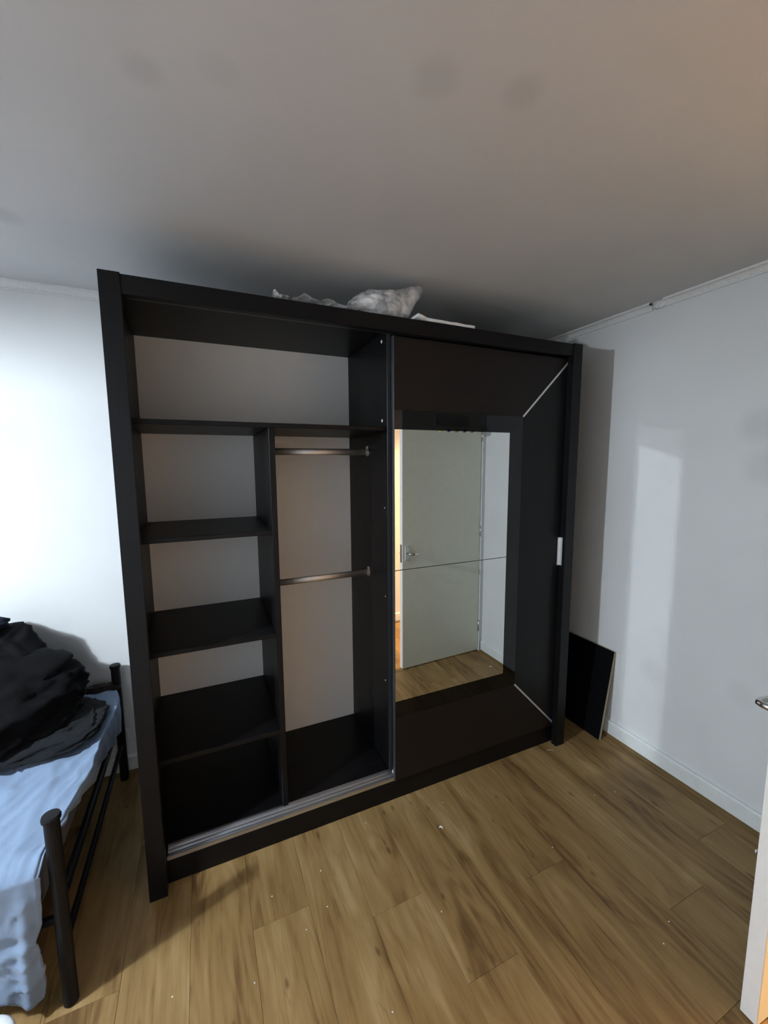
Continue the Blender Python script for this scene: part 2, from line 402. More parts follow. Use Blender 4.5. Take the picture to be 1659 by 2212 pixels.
# baseboards with a small oak bead at the foot
def board_run(name, axis, side, a0, a1, pos, label):
    """side: +1 the wall lies at larger coordinate"""
    bm = bmesh.new(); t = 0.018; h = 0.092
    p = [(pos, 0.0), (pos-side*t, 0.0), (pos-side*t, h-0.008), (pos-side*(t-0.006), h), (pos, h)]
    add_prism(bm, p, axis, a0, a1)
    o = struct(name, bm, M['gloss_white'], label)
    bm = bmesh.new(); q = pos-side*t
    p = [(q, 0.0), (q-side*0.014, 0.0), (q-side*0.013, 0.005), (q-side*0.009, 0.011), (q-side*0.004, 0.0145), (q, 0.0155)]
    add_prism(bm, p, axis, a0, a1)
    finish('floor_bead', bm, M['bead'], o)
board_run('baseboard_right', 1, 1, -1.045, YB-0.018, XR, 'white baseboard along the right wall with an oak bead')
board_run('baseboard_back', 0, 1, XL, XR-0.018, YB, 'white baseboard along the back wall')
board_run('baseboard_front', 0, -1, XL, XR, YF, 'white baseboard on the wall opposite the wardrobe')
board_run('baseboard_left', 1, -1, YF, YB, XL, 'white baseboard behind the bed head')

# coving
def coving(bm, axis, side, a0, a1, pos, seed):
    n = max(2, int(abs(a1-a0)/0.05)); c = 0.031
    base = [(0, 0), (0, -c-0.003), (-0.008, -c-0.003), (-0.009, -c+0.003), (-0.0065, -c+0.005), (-0.010, -c+0.012), (-0.018, -c+0.020), (-c+0.009, -0.0095), (-c+0.003, -0.007), (-c-0.003, -0.009), (-c-0.004, 0)]
    rows = []
    for i in range(n+1):
        a = a0 + (a1-a0)*i/n; r = []
        for (u, v) in base:
            w = 1+0.05*noise.noise(Vector((a*9, u*60, seed)))
            pt = [0, 0, ZC+v*w]; pt[axis] = a; pt[1-axis] = pos+side*u*w
            r.append(bm.verts.new(pt))
        rows.append(r)
    for A, B in zip(rows, rows[1:]):
        for k in range(len(base)-1): bm.faces.new((A[k], A[k+1], B[k+1], B[k]))
    bm.faces.new(rows[0]); bm.faces.new(rows[-1][::-1])
bm = bmesh.new(); coving(bm, 0, 1, XL, XR, YB, 1.0); struct('trim_1', bm, M['coving'], 'narrow plaster coving on the back wall')
bm = bmesh.new(); coving(bm, 1, 1, -0.143, YB, XR, 2.0)
t2 = struct('trim_2', bm, M['coving'], 'narrow plaster coving on the right wall with a patched gap')
bm = bmesh.new(); coving(bm, 1, 1, YF, -0.205, XR, 3.0); finish('coving_section', bm, M['coving'], t2)
bm = bmesh.new(); bmesh.ops.create_icosphere(bm, subdivisions=3, radius=1.0)
for v in bm.verts:
    d = 1+0.25*fbm(v.co*2.2); v.co = Vector((v.co.x*0.016*d, v.co.y*0.036*d, v.co.z*0.022*d)) + Vector((XR-0.006, -0.176, ZC-0.014))
finish('plaster_patch', bm, M['coving'], t2, smooth=True)
bm = bmesh.new(); bmesh.ops.create_icosphere(bm, subdivisions=2, radius=0.006)
for v in bm.verts: v.co += Vector((XR-0.03, -0.146, ZC-0.010))
o = finish('gap_shade_ball', bm, M['darksteel'], t2, smooth=True)  # solid dark ball stands in for the shade of a hole in the coving
bm = bmesh.new(); coving(bm, 0, -1, XL, XR, YF, 4.0); struct('trim_3', bm, M['coving'], 'narrow plaster coving opposite the wardrobe')
bm = bmesh.new(); coving(bm, 1, -1, YF, YB, XL, 5.0); struct('trim_4', bm, M['coving'], 'narrow plaster coving above the bed head')

# door frame in the right wall
bm = bmesh.new()
add_box(bm, XR-0.030, XR+T+0.02, DY0-0.02, DY0+0.05, 0.0, DZ+0.06, 0.002)
add_box(bm, XR-0.030, XR+T+0.02, DY1-0.045, DY1+0.02, 0.0, DZ+0.06, 0.002)
add_box(bm, XR-0.030, XR+T+0.02, DY1+0.02, DY0-0.02, DZ-0.02, DZ+0.06, 0.002)
struct('trim_5', bm, M['gloss_white'], 'white painted frame around the open doorway')

# the open room door: seen at the right edge and, whole, in the wardrobe's mirror
A = Vector((1.576, -1.033, 0)); B = Vector((2.297, -1.066, 0))
dv = (B-A); dl = dv.length; ang = math.atan2(dv.y, dv.x)
door = thing('door_1', A, 'white painted room door standing open at the right edge and shown in the mirror', None, None, (0, 0, ang), 'structure')
bm = bmesh.new(); add_box(bm, 0.0025, dl, -0.04, 0, 0.008, DZ-0.01, 0.002); finish('leaf', bm, M['doorpaint'], door)
bm = bmesh.new(); add_box(bm, 0.0, 0.0025, -0.0395, -0.0005, 0.0085, DZ-0.0105, 0.001); finish('edge_strip', bm, M['dooredge'], door)
bm = bmesh.new(); add_box(bm, -0.0015, 0.004, -0.031, -0.011, 0.835, 0.970, 0.0008); lp = finish('latch_plate', bm, M['darksteel'], door)
bm = bmesh.new(); add_box(bm, -0.010, 0.0, -0.026, -0.016, 0.90, 0.915, 0.002); finish('latch_bolt', bm, M['steel'], lp)
for s, y0 in ((1, 0.0), (-1, -0.04)):
    def yy(a): return y0 + s*a
    bm = bmesh.new(); ya, yb = sorted((yy(0.0), yy(0.006))); add_box(bm, 0.022, 0.058, ya, yb, 0.848, 0.962, 0.002, 2)
    pl = finish('handle_plate', bm, M['whiteplastic'], door)
    for (x, z) in ((0.030, 0.955), (0.050, 0.955), (0.030, 0.855), (0.050, 0.855)):
        bm = bmesh.new(); bmesh.ops.create_uvsphere(bm, u_segments=10, v_segments=6, radius=0.0035)
        for v in bm.verts: v.co = Vector((v.co.x+x, v.co.y*0.4+yy(0.006), v.co.z+z))
        finish('screw', bm, M['darksteel'], pl, smooth=True)
    bm = bmesh.new()
    add_tube(bm, [(0.040, yy(0.004), 0.905), (0.040, yy(0.040), 0.905), (0.044, yy(0.050), 0.905), (0.055, yy(0.054), 0.905), (0.09, yy(0.052), 0.904), (0.106, yy(0.048), 0.902), (0.114, yy(0.044), 0.902)],
             [0.0095, 0.009, 0.009, 0.009, 0.0085, 0.008, 0.006], 12)
    finish('lever', bm, M['steel'], door, smooth=True)
for z in (0.22, 1.02, 1.78):
    bm = bmesh.new(); add_tube(bm, [(dl+0.003, 0.004, z-0.045), (dl+0.003, 0.004, z+0.045)], 0.006, 10); finish('hinge', bm, M['steel'], door, smooth=True)

# hook rack on the door
rx = Matrix.Rotation(ang, 4, 'Z')
rack = thing('hook_rack', A + (rx @ Vector((0.27, 0.0, 1.842))), 'dark hook rack with coloured knobs on the open door, reflected above the mirror', 'hook rack', None, (0, 0, ang))
bm = bmesh.new(); add_box(bm, 0, 0.31, 0.0005, 0.014, 0, 0.085, 0.004, 2); finish('rack_plate', bm, plain('grey_rack_wood', (0.55, 0.55, 0.47), 0.6), rack)
kc = [('yellow', (0.75, 0.50, 0.05)), ('navy', (0.02, 0.03, 0.16)), ('green', (0.16, 0.40, 0.06)), ('dark red', (0.20, 0.012, 0.018)), ('grey', (0.22, 0.22, 0.22))]
for i, (nm, c) in enumerate(kc):
    x = 0.012 + i*0.0715
    bm = bmesh.new(); add_tube(bm, [(x, 0.012, 0.03), (x, 0.035, 0.005), (x, 0.04, -0.03), (x, 0.055, -0.048), (x, 0.072, -0.04)], 0.0035, 8)
    hk = finish('hook', bm, M['steel'], rack, smooth=True)
    bm = bmesh.new(); bmesh.ops.create_uvsphere(bm, u_segments=14, v_segments=10, radius=0.0125)
    for v in bm.verts: v.co += Vector((x, 0.074, -0.036))
    kn = finish('knob', bm, plain('knob_'+nm.replace(' ', '_'), c, 0.3), hk, smooth=True); kn['label'] = nm + ' knob'

# ================================================================== LAMPS
lamp = thing('pendant_lamp', (LAMP.x, LAMP.y, ZC), 'white pendant lamp with a cool bulb hanging over the bed side', 'lamp')
bm = bmesh.new(); add_lathe(bm, [(0, 0), (0.05, 0), (0.047, -0.02), (0.02, -0.035), (0, -0.035)], 24); finish('ceiling_rose', bm, M['shade'], lamp, smooth=True)
bz = LAMP.z-ZC
bm = bmesh.new(); add_tube(bm, [(0, 0, -0.03), (0, 0, bz+0.13)], 0.003, 8); finish('flex', bm, M['cord'], lamp)
bm = bmesh.new(); add_lathe(bm, [(0, 0.145), (0.012, 0.145), (0.02, 0.13), (0.02, 0.062), (0, 0.062)], 20, (0, 0, bz)); finish('bulb_holder', bm, M['cord'], lamp, smooth=True)
bm = bmesh.new()
add_lathe(bm, [(0.021, 0.112), (0.05, 0.105), (0.12, 0.070), (0.20, 0.023), (0.202, 0.018), (0.198, 0.018), (0.118, 0.064), (0.05, 0.099), (0.021, 0.106)], 48, (0, 0, bz), close=True)
finish('lamp_shade', bm, M['shade'], lamp, smooth=True)
bm = bmesh.new(); add_lathe(bm, [(0, 0.062), (0.017, 0.062), (0.021, 0.052), (0.026, 0.046), (0.0, 0.046)], 24, (0, 0, bz))
finish('bulb_neck', bm, M['shade'], lamp, smooth=True)
def bulb(parent, loc, r, col, watts):
    l = bpy.data.lights.new('bulb', 'POINT'); l.shadow_soft_size = r; l.color = col; l.energy = watts; l.use_soft_falloff = False
    o = bpy.data.objects.new('bulb', l); o.location = loc; link(o, parent); return o
bulb(lamp, (0, 0, bz), 0.03, LAMP_COL, LAMP_POWER)
hl = thing('hall_lamp', (2.90, -1.50, ZC), 'warm globe lamp on the hall ceiling beyond the doorway', 'lamp')
bm = bmesh.new(); add_lathe(bm, [(0, 0), (0.07, 0), (0.07, -0.03), (0.05, -0.045), (0, -0.045)], 24); finish('base', bm, M['shade'], hl, smooth=True)
bulb(hl, (0, 0, -0.12), 0.075, HALL_COL, HALL_POWER)

# ================================================================== WARDROBE
wr = thing('sliding_wardrobe', (0, 0, 0), 'large black sliding-door wardrobe with open shelves and a mirrored door', 'wardrobe')
t = 0.018
wbox('side_panel', M['blackZ'], wr, 0.0005, t, 0.036, DEP, 0.0, 2.125)
wbox('side_panel', M['blackZ'], wr, W-t, W-0.0005, 0.036, DEP, 0.0, 2.125)
wbox('front_post', M['blackZ'], wr, 0, 0.058, 0, 0.036, 0, H, 0.0012)
wbox('front_post', M['blackZ'], wr, W-0.060, W, 0, 0.036, 0, H, 0.0012)
wbox('top_rail', M['blackX'], wr, 0.0583, W-0.0603, 0.004, 0.034, 2.089, H-0.003, 0.0012)
wbox('top_board', M['blackX'], wr, 0.0005, W-0.0005, 0.0365, DEP, 2.125, 2.146)
wbox('top_track', M['profile'], wr, 0.06, W-0.06, 0.037, 0.105, 2.108, 2.1248)
bk = wbox('back_panel', M['back'], wr, t, W-t, DEP-0.004, DEP, 0.10, 2.125, 0)
bk['label'] = 'pale grey hardboard back panel'
wbox('plinth', M['blackX'], wr, t, W-t, 0.050, 0.066, 0, 0.0955)
wbox('bottom_board', M['blackX'], wr, t, W-t, 0.066, DEP-0.004, 0.085, 0.097)
wbox('bottom_board', M['blackX'], wr, t, 0.995, 0.112, DEP-0.004, 0.0972, 0.110)
XD = 0.9955
dvd = wbox('divider', M['blackZ'], wr, XD, XD+t, 0.100, DEP-0.004, 0.1102, 2.1248)
wbox('edge_band', M['profile'], dvd, XD, XD+t, 0.0985, 0.0998, 0.1102, 2.1075, 0.0004)
wbox('partition', M['blackZ'], wr, 0.4955, 0.5185, 0.100, DEP-0.004, 0.1102, 1.7058)
wbox('shelf', M['blackX'], wr, t, XD-0.0005, 0.100, DEP-0.004, 1.7060, 1.7240)
for z in (1.290, 0.8680, 0.4450):
    wbox('shelf', M['blackX'], wr, t, 0.4950, 0.100, DEP-0.004, z, z+0.018)
# cam covers and screws on the divider
for (y, z, r) in ((0.154, 2.090, 0.0075), (0.154, 1.754, 0.0075), (0.131, 1.369, 0.003), (0.13, 0.96, 0.003), (0.135, 0.55, 0.003)):
    bm = bmesh.new(); add_lathe(bm, [(0, 0.0016), (r*0.8, 0.0015), (r, 0.0004), (r, 0)], 14)
    for v in bm.verts: v.co = Vector((-v.co.z, v.co.y, v.co.x))
    finish('cam_cover', bm, M['cap'], wr, (XD-0.0002, y, z), smooth=True)
# oval hanging rails
for z, y in ((1.622, 0.325), (1.028, 0.325)):
    bm = bmesh.new(); add_tube(bm, [(0.5187, 0, 0), (XD-0.0005, 0, 0)], 0.0075, 20, 0.015); rod = finish('hanging_rail', bm, M['rod'], wr, (0, y, z), smooth=True)
    for x0, x1 in ((0.5187, 0.525), (XD-0.009, XD-0.0003)):
        bm = bmesh.new(); add_tube(bm, [(x0, 0, -0.002), (x1, 0, -0.002)], 0.0105, 20, 0.018); add_box(bm, x0, x1, -0.005, 0.005, 0.014, 0.028, 0.001)
        finish('rail_bracket', bm, M['rod'], rod, smooth=False)
# aluminium floor track with two channels
bm = bmesh.new()
prof = [(0.0495, 0.0957), (0.0495, 0.1115), (0.0515, 0.1115), (0.0515, 0.0985), (0.0660, 0.0985), (0.0660, 0.1080), (0.0685, 0.1080), (0.0685, 0.0985),
        (0.0840, 0.0985), (0.0840, 0.1080), (0.0865, 0.1080), (0.0865, 0.0985), (0.1020, 0.0985), (0.1020, 0.1115), (0.1100, 0.1115), (0.1100, 0.0957)]
A_ = [bm.verts.new((0.0585, y, z)) for y, z in prof]; B_ = [bm.verts.new((W-0.061, y, z)) for y, z in prof]
for i in range(len(prof)): bm.faces.new((A_[i], B_[i], B_[(i+1) % len(prof)], A_[(i+1) % len(prof)]))
tk = finish('door_track', bm, M['alu'], wr); tk['label'] = 'silver aluminium door track'

# the mirrored sliding door
DX0, DX1, DZ0, DZ1, DYF = 1.000, 1.995, 0.100, 2.086, 0.0402
sd = wbox('sliding_door', M['doorboard'], wr, DX0, DX1, DYF+0.004, DYF+0.020, DZ0, DZ1, 0.001)
def on_door(name, mat, poly, y0, y1, bev=0.0):
    bm = bmesh.new(); add_prism(bm, [(p[0], p[1]) for p in poly], 1, y0, y1)
    base = sd.location
    for v in bm.verts: v.co -= base
    if bev: bmesh.ops.bevel(bm, geom=bm.edges[:], offset=bev, segments=1, affect='EDGES')
    return finish(name, bm, mat, sd)
MX0, MX1, MZ0, MZ1, MS = 1.0015, 1.615, 0.490, 1.7095, 1.101
GX, GT, GB = 1.694, 1.788, 0.411
for (a, b) in ((MZ0, MS-0.0012), (MS+0.0012, MZ1)):
    mp_ = on_door('mirror_pane', M['mirror'], [(MX0, a), (MX1, a), (MX1, b), (MX0, b)], DYF, DYF+0.0038, 0.0006)
    mp_['label'] = 'clear mirror glass'
for poly in ([(MX0, MZ1+0.001), (MX1, MZ1+0.001), (GX, GT), (MX0, GT)],
             [(MX1+0.001, MZ0), (GX, GB), (GX, GT), (MX1+0.001, MZ1)],
             [(MX0, GB), (GX, GB), (MX1, MZ0-0.001), (MX0, MZ0-0.001)]):
    gb = on_door('glass_band', M['blackglass'], poly, DYF, DYF+0.0038)
    gb['label'] = 'glossy black glass band'
s_ = 0.0048
on_door('door_panel', M['doorboard'], [(MX0, GT+0.001), (GX-0.004, GT+0.001), (DX1-2*s_, DZ1-0.002), (MX0, DZ1-0.002)], DYF+0.0006, DYF+0.0038)
on_door('door_panel', melamine('black_door_board_upright', (0.0102, 0.0098, 0.0106), 0.40, 'Z', 0.15), [(GX+0.001, GB+0.004), (DX1-0.001, DZ0+2*s_), (DX1-0.001, DZ1-2*s_), (GX+0.001, GT-0.004)], DYF+0.0006, DYF+0.0038)
on_door('door_panel', M['doorboard'], [(MX0, DZ0+0.002), (DX1-2*s_, DZ0+0.002), (GX-0.004, GB-0.001), (MX0, GB-0.001)], DYF+0.0006, DYF+0.0038)
for (p0, p1) in (((GX, GT), (DX1-0.003, DZ1-0.004)), ((GX, GB), (DX1-0.003, DZ0+0.004))):
    d = Vector((p1[0]-p0[0], p1[1]-p0[1])).normalized(); n_ = Vector((-d.y, d.x))*0.0044
    st_ = on_door('trim_strip', M['silver'], [(p0[0]-n_.x, p0[1]-n_.y), (p1[0]-n_.x, p1[1]-n_.y), (p1[0]+n_.x, p1[1]+n_.y), (p0[0]+n_.x, p0[1]+n_.y)], DYF-0.0012, DYF+0.003)
    st_['label'] = 'slim diagonal silver strip'
# edge profile and roller of the door
on_door('edge_profile', M['profile'], [(DX0-0.0022, DZ0-0.003), (DX0+0.0010, DZ0-0.003), (DX0+0.0010, DZ1), (DX0-0.0022, DZ1)], DYF-0.0008, DYF+0.021, 0.0006)
bm = bmesh.new(); add_tube(bm, [(0, -0.004, 0), (0, 0.004, 0)], 0.013, 16)
rl = finish('roller', bm, M['whiteplastic'], sd, Vector((DX0+0.012, DYF+0.030, 0.1225))-sd.location, smooth=False)
# handle
hx = 1.9655
bm = bmesh.new(); add_box(bm, hx-0.0125, hx+0.0035, DYF-0.006, DYF-0.0002, 1.024, 1.174, 0.001)
for v in bm.verts: v.co -= sd.location
hd = finish('handle', bm, M['alu'], sd)
bm = bmesh.new(); add_box(bm, hx-0.0005, hx+0.0105, DYF-0.022, DYF-0.0002, 1.024, 1.174, 0.0015, 2)
for v in bm.verts: v.co -= sd.location
finish('handle_grip', bm, M['handle'], hd)

# ================================================================== ON TOP OF THE WARDROBE
def crumple(name, nx, ny, x0, x1, y0, y1, zf, mat, label, cat, seed, thick=0.0012, rough=1.0):
    c = Vector(((x0+x1)/2, (y0+y1)/2, H-0.002))
    bm = bmesh.new(); g = []
    for j in range(ny+1):
        row = []
        for i in range(nx+1):
            x = x0+(x1-x0)*i/nx; y = y0+(y1-y0)*j/ny
            ex = 0.012*noise.noise(Vector((y*14, seed, 3))) if i in (0, nx) else 0
            ey = 0.010*noise.noise(Vector((x*14, seed, 9))) if j in (0, ny) else 0
            row.append(bm.verts.new((x+ex-c.x, y+ey-c.y, zf(x, y))))
        g.append(row)
    for j in range(ny):
        for i in range(nx): bm.faces.new((g[j][i], g[j][i+1], g[j+1][i+1], g[j+1][i]))
    bmesh.ops.solidify(bm, geom=bm.faces[:], thickness=thick)
    o = finish(name, bm, mat, None, c); return tag(o, label, cat)
def peak(x, y, px, py, h, r): return h*max(0.0, 1-math.hypot(x-px, (y-py)*0.6)/r)
def zw(x, y):
    b = 0.003 + 0.012*abs(fbm((x*13, y*13, 1.0))) + 0.016*max(0, 1-abs(x-0.69)/0.17)*(0.6+0.4*math.sin(y*30))
    return max(0.0025, b + peak(x, y, 0.628, 0.015, 0.022, 0.03) + peak(x, y, 0.72, 0.012, 0.010, 0.025))
crumple('foam_wrap', 46, 22, 0.585, 0.838, 0.003, 0.20, zw, M['filmwhite'], 'crumpled white foam wrap lying left of the clear bag on the wardrobe', 'packaging', 2.0)
def zs(x, y): return max(0.0025, 0.004 + 0.02*abs(fbm((x*17, y*17, 4.0))) + peak(x, y, 0.526, 0.012, 0.020, 0.022))
crumple('film_scrap', 14, 12, 0.518, 0.572, 0.003, 0.10, zs, M['filmwhite'], 'small white film scrap curling up, leftmost on top of the wardrobe', 'packaging', 5.0)
# cloudy plastic bag
bm = bmesh.new(); bmesh.ops.create_icosphere(bm, subdivisions=5, radius=1.0)
for v in bm.verts:
    p = v.co.normalized()
    d = 1 + 0.08*fbm((p.x*1.6+4, p.y*1.6, p.z*1.6), 2) + 0.06*(1-abs(fbm((p.x*3.2, p.y*3.2+3, p.z*3.2), 2))*2)
    q = Vector((p.x*0.125*d, p.y*0.115*d, p.z*0.066*d + 0.055))
    tip = Vector((0.78, -0.28, 0.56)).normalized(); k = max(0.0, p.dot(tip))**9
    q += Vector((0.075, -0.015, 0.062))*k
    t2_ = Vector((-1, -0.3, -0.2)).normalized(); k = max(0.0, p.dot(t2_))**6
    q += Vector((-0.02, -0.01, -0.012))*k
    q.z = max(q.z, 0.0008 + 0.002*abs(p.x))
    v.co = q
bag = finish('plastic_bag', bm, M['film'], None, (0.968, 0.118, H-0.002), smooth=True)
tag(bag, 'cloudy clear plastic bag puffed up on top of the wardrobe', 'plastic bag')
# foam strip
bm = bmesh.new(); nseg = 24; rows = []
for i in range(nseg+1):
    x = 1.105 + 0.285*i/nseg; w = 0.035+0.004*noise.noise(Vector((x*20, 1, 1)))
    z0 = 0.0008 + (0.012*max(0.0, 1-(x-1.105)/0.05)) ; th = 0.011 + 0.002*noise.noise(Vector((x*25, 4, 1)))
    rows.append([bm.verts.new((x-1.25, -w, z0)), bm.verts.new((x-1.25, w, z0)), bm.verts.new((x-1.25, w, z0+th)), bm.verts.new((x-1.25, -w, z0+th))])
for a, b in zip(rows, rows[1:]):
    for k in range(4): bm.faces.new((a[k], a[(k+1) % 4], b[(k+1) % 4], b[k]))
bm.faces.new(rows[0]); bm.faces.new(rows[-1][::-1])
fs = finish('foam_strip', bm, M['foam'], None, (1.235, 0.039, H-0.0025), rot=(0, 0, math.radians(1.5)))
tag(fs, 'thin flat white foam strip right of the plastic bag on the wardrobe', 'foam strip')

# ================================================================== BOARD LEANING ON THE RIGHT WALL
bt = 0.016
bl = thing('loose_shelf_board', (2.243, 0.0, 0.0), 'black loose board with raw chipboard edges leaning on the right wall', 'board')
lean = math.atan2(2.330-2.228-bt-0.0, 0.505)
bm = bmesh.new()
LH, Y0_, Y1_ = 0.512, -0.062, 0.70
def lp_(u, h): # u across thickness (0 front face .. bt), h along height
    return (u*math.cos(lean)+h*math.sin(lean), -u*math.sin(lean)+h*math.cos(lean))
off = bt*math.sin(lean)
poly = [lp_(0.0006, 0.0006), lp_(bt, 0.0), lp_(bt, LH), lp_(0.0006, LH-0.0006)]
add_prism(bm, [(p[0]-0.015, p[1]+off) for p in poly], 1, Y0_, Y1_)
finish('core', bm, M['chip'], bl)
bm = bmesh.new()
poly = [lp_(-0.0006, 0), lp_(0.0005, 0), lp_(0.0005, LH), lp_(-0.0006, LH)]
add_prism(bm, [(p[0]-0.015, p[1]+off) for p in poly], 1, Y0_, Y1_)
fc = finish('face', bm, M['board'], bl)

# ================================================================== BED
bed = thing('single_bed', (-0.18, 0.255, 0), 'black tubular metal single bed frame at the left edge', 'bed')
def btube(name, pts, r, n=14, parent=bed):
    bm = bmesh.new(); add_tube(bm, [Vector(p)-Vector((-0.18, 0.255, 0)) for p in pts], r, n); return finish(name, bm, M['bedmetal'], parent, smooth=False)
for (x, y) in ((-0.18, -0.213), (-0.18, 0.724), (-2.10, -0.213), (-2.10, 0.724)):
    ps = btube('post', [(x, y, 0.004), (x, y, 0.594)], 0.019, 18)
    bm = bmesh.new(); add_lathe(bm, [(0, 0.0), (0.023, 0.0), (0.0235, 0.008), (0.021, 0.014), (0, 0.016)], 18)
    finish('post_cap', bm, M['bedmetal'], ps, Vector((x+0.18, y-0.255, 0.592)), smooth=False)
for x in (-0.18, -2.10):
    btube('end_rail', [(x, -0.2, 0.33), (x, 0.255, 0.33), (x, 0.71, 0.33)], 0.0125)
    btube('end_rail', [(x, -0.2, 0.19), (x, 0.255, 0.19), (x, 0.71, 0.19)], 0.010)
for y in (-0.183, 0.700):
    btube('side_rail', [(-0.19, y, 0.255), (-2.09, y, 0.255)], 0.013)
for i in range(9):
    x = -0.35-0.2*i
    btube('cross_slat', [(x, -0.20, 0.272), (x, 0.715, 0.272)], 0.009, 10)
bm = bmesh.new(); add_box(bm, -0.92, 0.91, -0.445, 0.445, 0, 0.185, 0.03, 4)
mt_ = finish('mattress', bm, M['mattress'], None, (-1.145, 0.268, 0.2835)); tag(mt_, 'single mattress on the bed frame beneath the pale blue sheet', 'mattress')

# pale blue sheet
ZS = 0.484
XE = [(-0.30, -0.224), (-0.215, -0.216), (-0.12, -0.206), (0.0, -0.188), (0.09, -0.166), (0.13, -0.160), (0.26, -0.166), (0.40, -0.158), (0.50, -0.150), (0.60, -0.152), (0.66, -0.165), (0.75, -0.19)]
HEM = [(-0.22, 0.0), (-0.13, 0.004), (0.0, 0.03), (0.22, 0.065), (0.46, 0.12), (0.56, 0.135), (0.65, 0.13), (0.72, 0.10)]
XZ = [(0.05, -0.238), (0.10, -0.233), (0.156, -0.229), (0.22, -0.236), (0.265, -0.238), (0.302, -0.226), (0.40, -0.220), (0.47, -0.218)]
HEMZ = [(-2.0, 0.16), (-0.6, 0.13), (-0.33, 0.106), (-0.284, 0.082), (-0.235, 0.060), (-0.2, 0.058)]
Y0S, Y1S, RB = -0.205, 0.722, 0.026
top_n, side_n, ux, ue = 70, 44, 110, 10
bm = bmesh.new(); rows = []
for j in range(top_n+side_n+1):
    row = []
    if j <= top_n:
        y = Y1S + (Y0S-Y1S)*j/top_n; fall = 0.0
    else:
        fall = (j-top_n)/side_n; y = Y0S
    for i in range(ux+ue+1):
        w = min(i/ux, 1.0); w = 1-(1-w)**1.8      # denser columns near the visible end
        if j <= top_n:
            xe = lerp_tab(XE, y) + 0.006*noise.noise(Vector((y*22, 0, 0.5)))
            x = -2.06 + (xe+2.06)*w
            z = ZS + 0.008*fbm((x*5, y*5, 0)) + 0.004*fbm((x*16, y*9, 2)) 
            # sharp diagonal creases where the cloth is pulled towards the near corner
            cr_ = max(0.0, 1-math.hypot((x+0.20)*0.8, y+0.02)/0.42)
            dd = x*0.50+y*0.86; ee = x*0.86-y*0.50
            rg = 1-abs(fbm((dd*3.0+5, ee*17.0, 7), 3))*1.7
            z += 0.013*cr_*max(0.0, rg)**3
            z += 0.0035*max(0.0, 1-abs(fbm((x*7+2, y*3.2, 9), 3))*2.2)**2
            if y > 0.45 and x > -0.34: z += 0.012*(1-abs(fbm((x*9, y*6, 4), 2))*1.6)*min(1, (y-0.45)/0.1)
            if y < Y0S+RB:
                q = (Y0S+RB-y)/RB; z -= RB*(1-math.sqrt(max(0.0, 1-q*q)))*0.9
            if y > 0.68: z -= (y-0.68)*0.25
            yy_ = y + (-0.046*((Y0S+RB-y)/RB)**2 if y < Y0S+RB else 0.0)
            if i > ux*0.965 and i <= ux:
                q = (w-(1-(1-0.965)**1.8))/((1-0.965)**1.8); z -= 0.006*q*q
            if i > ux:
                k = (i-ux)/ue; hl_ = lerp_tab(HEM, y)+0.006*noise.noise(Vector((y*16, 2, 0)))
                z -= 0.006 + hl_*k; x += 0.010*math.sin(math.pi*0.5*min(1, k*2.2)) + 0.007*k*math.sin(y*46+1.4*math.sin(y*13))
                x -= 0.012*k
        else:
            zz = ZS-0.02
            z0_ = lerp_tab(HEMZ, -2.06+1.86*w)
            z = zz + (z0_-zz)*fall
            xe = lerp_tab(XZ, z) + 0.004*noise.noise(Vector((z*20, 5, 0)))
            x = -2.06 + (xe+2.06)*w
            amp = min(1.0, fall*2.0)
            yy_ = Y0S - 0.046 + 0.044*fall + amp*(0.006*math.sin(x*31+2.2*fbm((x*3, z*2, 0))+fall*1.3) + 0.008*fbm((x*8, z*5, 3)) - 0.011*max(0.0, 1-abs(fbm((x*5+z*4, z*9-x*3, 5), 3))*2.4)**2)
            # one strong vertical fold towards the corner
            yy_ -= amp*0.020*math.exp(-((x+0.262-0.05*(z-0.1))/0.018)**2)
            if i > ux:
                k = (i-ux)/ue; yy_ += 0.012*k ; x += 0.012*math.sin(k*math.pi)*(1-fall)
            yy_ = min(yy_, -0.2035)
        row.append(bm.verts.new((x+1.1, yy_-0.25, z)))
    rows.append(row)
for a, b in zip(rows, rows[1:]):
    for i in range(len(a)-1): bm.faces.new((a[i], a[i+1], b[i+1], b[i]))
sheet = finish('bed_sheet', bm, M['sheet'], None, (-1.1, 0.25, 0), smooth=True)
so = sheet.modifiers.new('thickness', 'SOLIDIFY'); so.thickness = 0.0015; so.offset = -1
tag(sheet, 'pale blue bed sheet hanging over the near side of the bed', 'bed sheet')

# dark clothes heaped on the bed
def heap(name, c, rad, seed, mat, label, cat, amp=0.22, fold=0.06, ff=3.2, pulls=(), flat=0.0, sub=5, zmin=None, rz=0.0):
    bm = bmesh.new(); bmesh.ops.create_icosphere(bm, subdivisions=sub, radius=1.0)
    for v in bm.verts:
        p = v.co.normalized()
        d = 1 + amp*fbm((p.x*1.5+seed, p.y*1.5, p.z*1.5), 3)
        r = 1-abs(fbm((p.x*ff+seed*2, p.y*ff*0.6, p.z*ff*1.4), 3)); d += fold*(r*r-0.5)*2
        d += fold*0.25*fbm((p.x*11, p.y*11+seed, p.z*11), 2)
        q = Vector((p.x*rad[0], p.y*rad[1], p.z*rad[2]))*d
        for (dr, sh, ex) in pulls:
            k = max(0.0, p.dot(Vector(dr).normalized()))**ex; q += Vector(sh)*k
        if rz: q = Matrix.Rotation(rz, 3, 'Z') @ q
        if zmin is not None:
            lo = zmin-c[2]
            if q.z < lo: q.z = lo + 0.002*fbm((q.x*20, q.y*20, 0))
        if q.y + c[1] > YB-0.012: q.y = YB-0.012-c[1]
        v.co = q
    o = finish(name, bm, mat, None, c, smooth=True); return tag(o, label, cat)
